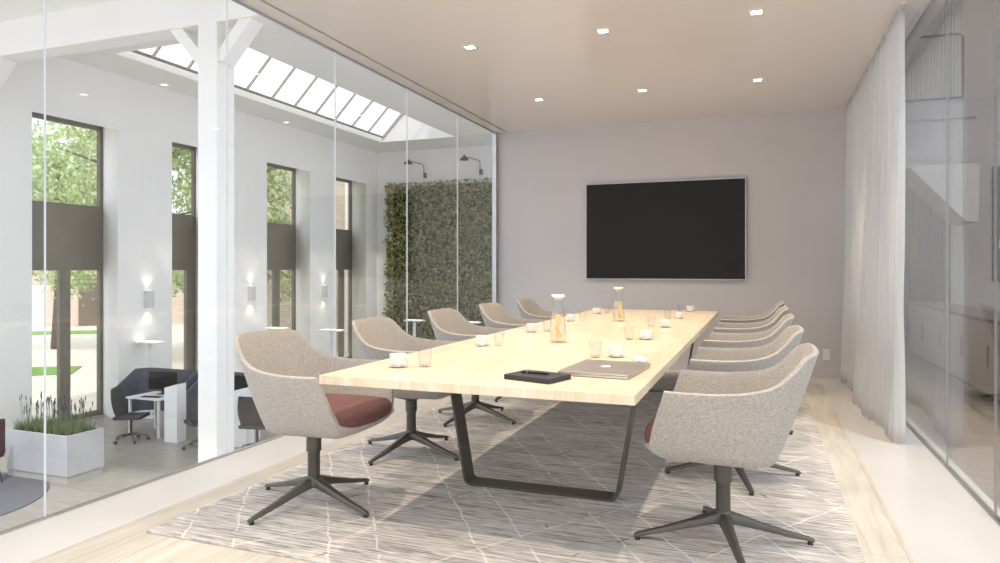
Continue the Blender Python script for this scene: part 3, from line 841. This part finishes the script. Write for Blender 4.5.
m1 = monitor('black monitor on the white desk left of the post', -11.0, 10.42, .25); dup(m1, (-9.3, 10.52, AZ+.7405), .1, 'black monitor on the desk right of the white post')
t = thing('keyboard', 'dark keyboard in front of the monitor on the left desk', 'keyboard', (-10.95, 10.10, AZ+.7405), .2)
box('case', M['dark'], t, -.2, .2, -.06, .06, 0, .012, bev=.003)
bm = bmesh.new()
for i in range(12):
    for j in range(4): add_box(bm, -.185+i*.031, -.185+i*.031+.026, -.05+j*.026, -.05+j*.026+.021, .012, .016)
obj('keys', bm, M['chairdk'], t)
def office_chair(label, x, y, rz):
    r = thing('office_chair', label, 'chair', (x, y, AZ), rz, 'dark office chairs at the hall desks')
    bm = bmesh.new(); add_box(bm, -.23, .25, -.23, .23, .43, .49, bev=.02); obj('seat', bm, M['chairdk'], r)
    bm = bmesh.new(); rows = []
    for j in range(10):
        v = j/9; z = .45+.55*v; x_ = -.20 - .06*math.sin(v*PI)*.4 - .10*v; hw = .20+.03*math.sin(v*PI)
        rows.append([bm.verts.new((x_+.03*(2*i/6-1)**2, hw*(2*i/6-1), z)) for i in range(7)])
    for a, b in zip(rows, rows[1:]):
        for i in range(6): bm.faces.new((a[i], a[i+1], b[i+1], b[i]))
    o = obj('backrest', bm, M['chairdk'], r, smooth=True); md = o.modifiers.new('s', 'SOLIDIFY'); md.thickness = .03
    bm = bmesh.new(); add_tube(bm, [(0, 0, .43), (0, 0, .10)], .025, 12); obj('gas_lift', bm, M['metal'], r)
    for i in range(5):
        a = 2*PI*i/5+.3
        bm = bmesh.new(); add_tube(bm, [(0, 0, .13), (.16*math.cos(a), .16*math.sin(a), .11), (.29*math.cos(a), .29*math.sin(a), .075)], [.022, .016, .012], 8); lg = obj('leg', bm, M['metal'], r, smooth=True)
        bm = bmesh.new(); cxx, cyy = .29*math.cos(a), .29*math.sin(a)
        add_tube(bm, [(cxx-.02*math.sin(a), cyy+.02*math.cos(a), .03), (cxx+.02*math.sin(a), cyy-.02*math.cos(a), .03)], .03, 12); obj('caster', bm, M['dark'], lg)
    return r
oc = office_chair('dark high-backed office chair at the left end of the desk', -11.0, 9.42, math.radians(50)); oc.location = (-10.97, 9.66, AZ); oc.rotation_euler.z = math.radians(25)
dup(oc, (-9.40, 9.75, AZ), math.radians(150), 'dark office chair mostly hidden behind the white post')
dup(oc, (-8.28, 9.9, AZ), math.radians(100), 'dark office chair right of the post, behind the nearest left armchair')
# floor lamps with flat heads
lampsp = [(-12.34, 11.35, 'leftmost, behind the blue-grey screen'), (-12.07, 15.2, 'in front of the third tall window'), (-10.35, 15.2, 'in front of the fourth tall window'), (-9.96, 19.0, 'left one before the green wall'), (-8.06, 18.9, 'right one before the green wall')]
f0 = None
for x, y, lb in lampsp:
    if f0 is None:
        f0 = thing('floor_lamp', '-', 'floor lamp', (x, y, AZ), 0, 'flat-headed floor lamps in the hall')
        bm = bmesh.new(); add_box(bm, -.14, .14, -.14, .14, 0, .012); obj('base', bm, M['plastic'], f0)
        bm = bmesh.new(); add_box(bm, -.045, .045, -.015, .015, .012, 1.60); obj('pole', bm, M['plastic'], f0)
        bm = bmesh.new(); add_box(bm, -.30, .30, -.15, .15, 1.60, 1.635, bev=.006); obj('lamp_head', bm, M['plastic'], f0)
        box('diffuser', M['upglow'], f0, -.27, .27, -.12, .12, 1.635, 1.638)
        r = f0
    else: r = dup(f0, (x, y, AZ))
    r['label'] = 'white floor lamp with a flat rectangular head, ' + lb

# ================================================================ outdoors
sbox('ground', M['paving'], None, -60, -13.3, -5, 60, AZ-.3, AZ-.02)
bm = bmesh.new(); add_prism(bm, [(-22, 13.5), (-19.7, 15.2), (-20.9, 16.5), (-23.5, 15.0)], .03, 'z', AZ-.02); tag(obj('lawn', bm, M['grass']), 'small green lawn outside the first tall window', 'lawn', kind='stuff')
bm = bmesh.new(); add_prism(bm, [(-38, 20.5), (-30.2, 25.6), (-31.6, 27.0), (-39.6, 21.6)], .03, 'z', AZ-.02); tag(obj('lawn', bm, M['grass']), 'strip of grass by the far brick building outside', 'lawn', kind='stuff')
t = thing('brick_building', 'brick neighbour building outside the third and fourth tall windows', 'building', (-18, 23.2, AZ-.02))
box('wall', M['brick'], t, -2.8, 3.9, 0, 4, 0, 7.6); box('roof', M['frame'], t, -2.9, 4.0, -.1, 4, 7.6, 7.8)
for xx in (-1.2, 2.9):
    bm = bmesh.new(); add_tube(bm, [(xx, -.06, 0), (xx, -.06, 7.4)], .06, 10); obj('drainpipe', bm, M['white'], t)
t = thing('far_building', 'low brick building with a brown door seen far outside the first window', 'building', (-37, 27.4, AZ-.02), math.radians(40))
box('wall', M['brick'], t, -9, 9, 0, 3, 0, 3.6); box('roof', M['frame'], t, -9.2, 9.2, -.3, 3.2, 3.6, 3.85)
d = box('door', M['door'], t, 1.3, 3.7, -.05, 0, 0, 2.7); box('door_handle', M['steel'], d, 1.5, 1.55, -.10, -.05, 1.1, 1.2)
box('garage_door', M['white'], t, -2.6, -.4, -.05, 0, 0, 2.3)
def tree(seed, h, cr):
    rnd = random.Random(seed); r = thing('tree', '-', 'tree')
    bm = bmesh.new(); add_tube(bm, [(0, 0, 0), (.1, .05, h*.3), (-.05, .1, h*.6), (.05, 0, h*.85)], [.22, .17, .11, .04], 10)
    for i in range(9):
        a = i*2.4; z = h*(.35+.05*i); L = cr*.8
        add_tube(bm, [(0, .05, z), (.5*L*math.cos(a), .5*L*math.sin(a), z+.35*L), (L*math.cos(a), L*math.sin(a), z+.5*L)], [.08, .05, .015], 6)
    obj('trunk', bm, M['bark'], r, smooth=True)
    bm = bmesh.new()
    blobs = [(Vector((max(-1, min(1, rnd.gauss(0, .6)))*cr*.62, max(-1, min(1, rnd.gauss(0, .6)))*cr*.62, h*.62+rnd.uniform(-.30, .36)*h)), rnd.uniform(.5, .95)*cr*.5) for _ in range(30)]
    for i in range(10000):
        c, rad = blobs[i % len(blobs)]
        d = Vector((rnd.gauss(0, 1), rnd.gauss(0, 1), rnd.gauss(0, 1))).normalized()
        p = c + d*rad*rnd.uniform(.55, 1.05); L = rnd.uniform(.11, .24)
        e = Vector((rnd.gauss(0, 1), rnd.gauss(0, 1), rnd.gauss(0, 1))).normalized(); s = e.cross(d).normalized()*L*.35
        bm.faces.new([bm.verts.new(q) for q in (p, p+e*L*.5+s, p+e*L, p+e*L*.5-s)])
    obj('crown', bm, M['leaf'], r); return r
tr = [tree(1, 8.5, 2.9), tree(2, 8.6, 3.0), tree(5, 8.4, 2.0)]
tp = [(-20.0, 17.8, 0), (-26.6, 19.9, 1), (-26.8, 30.0, 0), (-16.9, 19.9, 2)]
tlb = ['large leafy tree outside between the first and second tall windows', 'leafy tree outside at the left of the first tall window', 'farthest leafy tree, behind the others outside the second tall window',
       'smaller leafy tree in front of the brick building outside the third window']
for i, (x, y, kk) in enumerate(tp):
    if i in (0, 1, 3): q = tr[kk]; q.location = (x, y, AZ-.02); q['label'] = tlb[i]; q['group'] = 'trees outside the tall windows'
    else: dup(tr[kk], (x, y, AZ-.02), i*1.7, tlb[i], 'trees outside the tall windows')

# ================================================================ corridor beyond the right glass
sbox('floor_corridor', M['floor3'], None, RX+.06, 4.6, 1.5, 12.0, -.12, -.002)
sbox('wall_corridor_end', M['wall'], None, RX+.06, 4.6, 12.0, 12.2, -.12, 5.6)
sbox('wall_corridor_side', M['wall'], None, 4.6, 4.8, 5.5, 12.2, -.12, 5.6)
sbox('ceiling_corridor_skyblock', M['white'], None, RX+.2, 4.8, 8.5, 12.2, 5.6, 5.8)  # unseen ceiling, added to keep sky light out of the corridor
# pier behind the back wall so that the corridor is closed off from the service side
sbox('wall_corridor_inner', M['white'], None, RX+.06, RX+.2, YW+.16, 12.0, -.12, 5.6)
t = thing('gallery_opening', 'black framed rounded gallery opening with cream slats high beyond the right glass', 'opening', (2.2, 11.985, 4.2))
bm = bmesh.new()
for i in range(34): add_box(bm, -.85+i*.043, -.85+i*.043+.030, -.02, .012, -.47, .95)
obj('slats', bm, M['slat'], t)
bm = bmesh.new(); add_tube(bm, [(-.95, -.03, .47), (.50, -.03, .47), (.55, -.03, .455), (.58, -.03, .42), (.58, -.03, -.47), (-.95, -.03, -.47)], .018, 8); obj('rail', bm, M['dark'], t)
t = thing('wall_ledge', 'upper thin grey ledge line on the white wall beyond the right glass', 'ledge', (2.0, 12, 3.43), 0, 'grey ledges on the corridor end wall')
box('strip', M['ledge'], t, -.85, .95, -.05, -.001, -.012, .012)
dup(t, (2.0, 12, 2.76), 0, 'lower thin grey ledge line on the white wall beyond the right glass')
t = thing('stair_flight', 'white boxed underside of a stair rising behind the right glass', 'stairs', (0, 10.9, 0))
bm = bmesh.new(); add_prism(bm, [(1.262, 2.62), (1.262, 2.60), (1.90, 2.60), (2.58, 1.83), (2.72, 1.83), (2.72, 2.62)], .9, 'y', 0); obj('boxing', bm, M['wall'], t)
t = thing('reflection_drape', 'added brown folded drape deepening the dark curtain reflection in the right glass', 'curtain', (0, 11.9, 0))  # drape added to deepen the brown of the curtain mirrored in the glass
bm = bmesh.new(); rows = []
for z in (.02, 1.2, 2.4):
    rows.append([bm.verts.new((1.95+.65*i/120, .035*math.sin(i*.62), min(z, 2.4 if i < 1 else z))) for i in range(121)])
for a, b in zip(rows, rows[1:]):
    for i in range(120): bm.faces.new((a[i], a[i+1], b[i+1], b[i]))
o = obj('fabric', bm, M['drape'], t, smooth=True); md = o.modifiers.new('s', 'SOLIDIFY'); md.thickness = .003
t = thing('corridor_door', 'grey-blue door leaf on the wall at the right edge of the photo', 'door', (3.45, 11.97, 0))
box('leaf', M['grey'], t, -.30, .6, -.02, .028, 1.02, 2.69); box('handle', M['steel'], t, -.24, -.20, -.06, -.02, 1.5, 1.62)
t['category'] = 'panel'; t['label'] = 'grey-blue wall panel at the right edge of the photo'; t.name = 'wall_panel'
t = thing('sideboard', 'long white sideboard with a dark top along the corridor beyond the right glass', 'sideboard', (2.15, 8.6, 0))
box('top', M['groove'], t, -.22, .22, -2.9, 2.6, .715, .745)
box('carcass', M['drape'], t, -.19, .22, -2.88, 2.58, .05, .715); box('plinth', M['dark'], t, -.16, .2, -2.85, 2.55, 0, .05)
for i in range(6):
    y0 = -2.87+i*.908; d = box('door', M['side'], t, -.21, -.19, y0+.01, y0+.898, .06, .705); box('handle', M['dark'], d, -.222, -.21, y0+.84, y0+.86, .3, .5)
